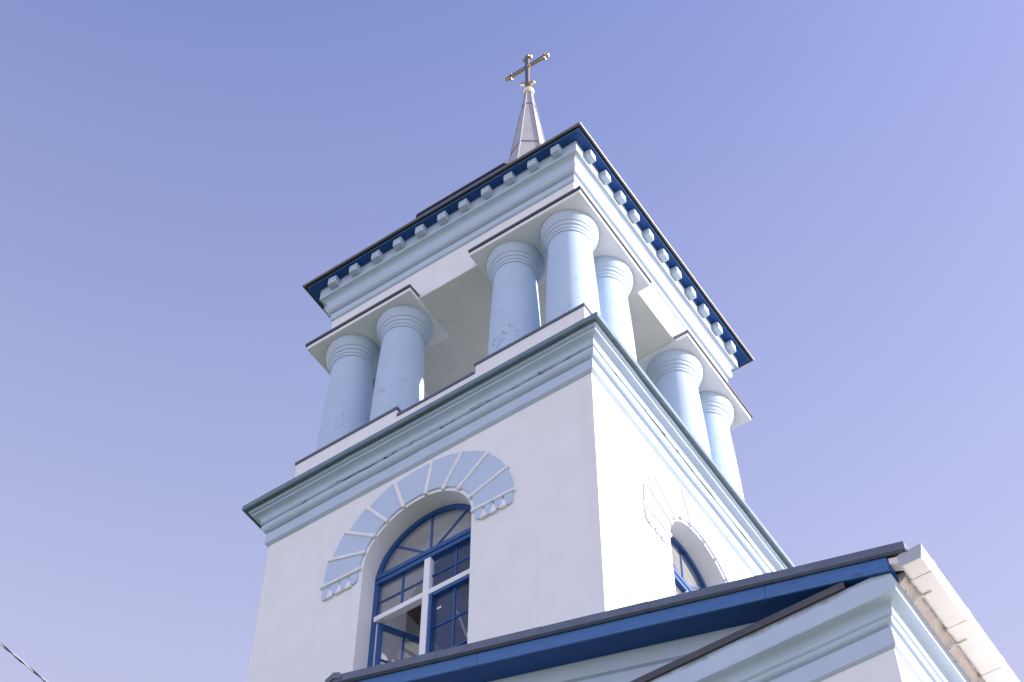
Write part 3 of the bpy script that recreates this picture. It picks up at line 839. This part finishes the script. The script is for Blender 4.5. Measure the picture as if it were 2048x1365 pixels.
# verge flashing in lapped lengths, each a little prouder than the next
lens = [0.0, 1.24, 2.46, 3.62, 4.85, 6.098]
for s_ in (-1, 1):
    for i in range(5):
        a, b = lens[i], lens[i + 1] + (0.05 if i < 4 else 0)
        pr = 0.004 * (4 - i) * 0.6
        pf = [(-3.742 - pr, -0.012 - pr), (-3.742 - pr, 0.078), (-3.722, 0.092), (-3.708, 0.092), (-3.708, 0.03), (-3.56, 0.03), (-3.56, -0.012 - pr)]
        m = MB(); n = len(pf)
        m.add([(s_ * a, y, rake(a, dd)) for y, dd in pf] + [(s_ * b, y, rake(b, dd)) for y, dd in pf],
              [list(range(n))[::-1], list(range(n, 2 * n))] + [(k, (k + 1) % n, n + (k + 1) % n, n + k) for k in range(n)])
        m.build('verge_flashing', M['slate'], porch)
m = MB()
m.prism([(-0.10, 0.085), (0.0, 0.03), (0.10, 0.085), (0.10, 0.0), (0.0, -0.055), (-0.10, 0.0)],
        lambda p: (p[0], -3.765, ZR + SL * 0.0 - p[1] - 0.0), lambda p: (p[0], 13.1, ZR - p[1]))
m.build('ridge_cap', M['slate'], porch)

# gutters with lapped lengths, collars and brackets
def gutter(s_):
    def G(x, y, z): return (s_ * x, y, z)
    Y0, Y1 = -3.70, 13.05
    sec = [(6.008, 13.190), (6.008, 13.078), (6.028, 13.058), (6.200, 13.058), (6.228, 13.195), (6.222, 13.198), (6.195, 13.066), (6.031, 13.066), (6.016, 13.080), (6.016, 13.190)]
    m = MB(); n = len(sec)
    m.add([G(x, Y0, z) for x, z in sec] + [G(x, Y1, z) for x, z in sec],
          [list(range(n))[::-1], list(range(n, 2 * n))] + [(k, (k + 1) % n, n + (k + 1) % n, n + k) for k in range(n)])
    g = m.build('gutter', M['gutter'], porch)
    # grey end plate
    m = MB(); m.prism([(6.009, 13.186), (6.006, 13.075), (6.028, 13.054), (6.203, 13.054), (6.233, 13.205)], lambda p: G(p[0], Y0 - 0.012, p[1]), lambda p: G(p[0], Y0 - 0.001, p[1]))
    m.build('end_plate', M['gutter_end'], g)
    k = 0
    y = -3.52
    while y < 12.5:
        o = [(x + (0.004 if x > 6.15 else -0.004), z - (0.004 if z < 13.1 else 0)) for x, z in ((6.008, 13.180), (6.008, 13.077), (6.027, 13.057), (6.201, 13.057), (6.229, 13.190))]
        m = MB()
        for a, b in zip(o[:-1], o[1:]):
            m.hexa([G(a[0], y, a[1]), G(b[0], y, b[1]), G(b[0], y + 0.075, b[1]), G(a[0], y + 0.075, a[1])],
                   [G(a[0], y, a[1] + 0.003), G(b[0], y, b[1] + 0.003), G(b[0], y + 0.075, b[1] + 0.003), G(a[0], y + 0.075, a[1] + 0.003)])
        m.build('collar', M['gutter'], g)
        m = MB(); m.tube([G(6.10, y + 0.20, 13.050), G(6.03, y + 0.20, 13.045), G(5.98, y + 0.20, 13.062), G(5.93, y + 0.20, 13.022)], 0.010, 8)
        m.lathe([(0.001, -0.012), (0.012, -0.008), (0.012, 0.008), (0.001, 0.012)], 10, G(5.94, y + 0.20, 13.028))
        m.build('bracket', M['gutter'], g)
        y += 0.66; k += 1
    # eave plate between the fascia end and the gutter
    m = MB(); m.hexa([G(5.925, -3.70, 13.150), G(6.018, -3.70, 13.105), G(6.018, -3.60, 13.105), G(5.925, -3.60, 13.150)],
                     [G(5.925, -3.70, 13.215), G(6.018, -3.70, 13.185), G(6.018, -3.60, 13.185), G(5.925, -3.60, 13.215)])
    m.build('eave_plate', M['gutter'], porch)
gutter(1); gutter(-1)

# ------------------------------------------------------------------ pale tube inside the front window
m = MB(); m.tube([(-0.257, -1.35, 18.395), (0.632, -1.35, 15.502)], 0.019, 12)
tb = m.build('pole', M['tube'], smooth=50)
tb['label'] = 'slim pale pole slanting behind the lower right panes of the front window'; tb['category'] = 'pole'

# ------------------------------------------------------------------ twisted overhead cable to the gable wing
cable = thing('overhead_cable', 'thin twisted overhead cable crossing the sky at the lower left', 'cable')
A0, A1 = Vector((2.02, -3.49, 10.02)), Vector((1.60, -30.0, 9.6))
def strand(ph):
    pts = []
    n = 1500
    for k in range(n + 1):
        t = k / n
        p = A0.lerp(A1, t); p.z -= 0.25 * 4 * t * (1 - t) * 0.0
        a = ph + t * (A1 - A0).length / 0.26 * 2 * math.pi
        pts.append((p.x + 0.0042 * math.cos(a), p.y, p.z + 0.0042 * math.sin(a)))
    return pts
m = MB(); m.tube(strand(0), 0.0044, 5); m.build('strand', M['cable_dark'], cable, label='dark strand')
m = MB(); m.tube(strand(math.pi), 0.0044, 5); m.build('strand', M['cable_light'], cable, label='light grey strand')
m = MB(); m.box(1.98, 2.06, -3.51, -3.49, 9.97, 10.07); m.tube([(2.02, -3.505, 10.02), (2.02, -3.56, 10.02), (2.02, -3.56, 10.06)], 0.008, 6); m.build('anchor_hook', M['metal'], cable)
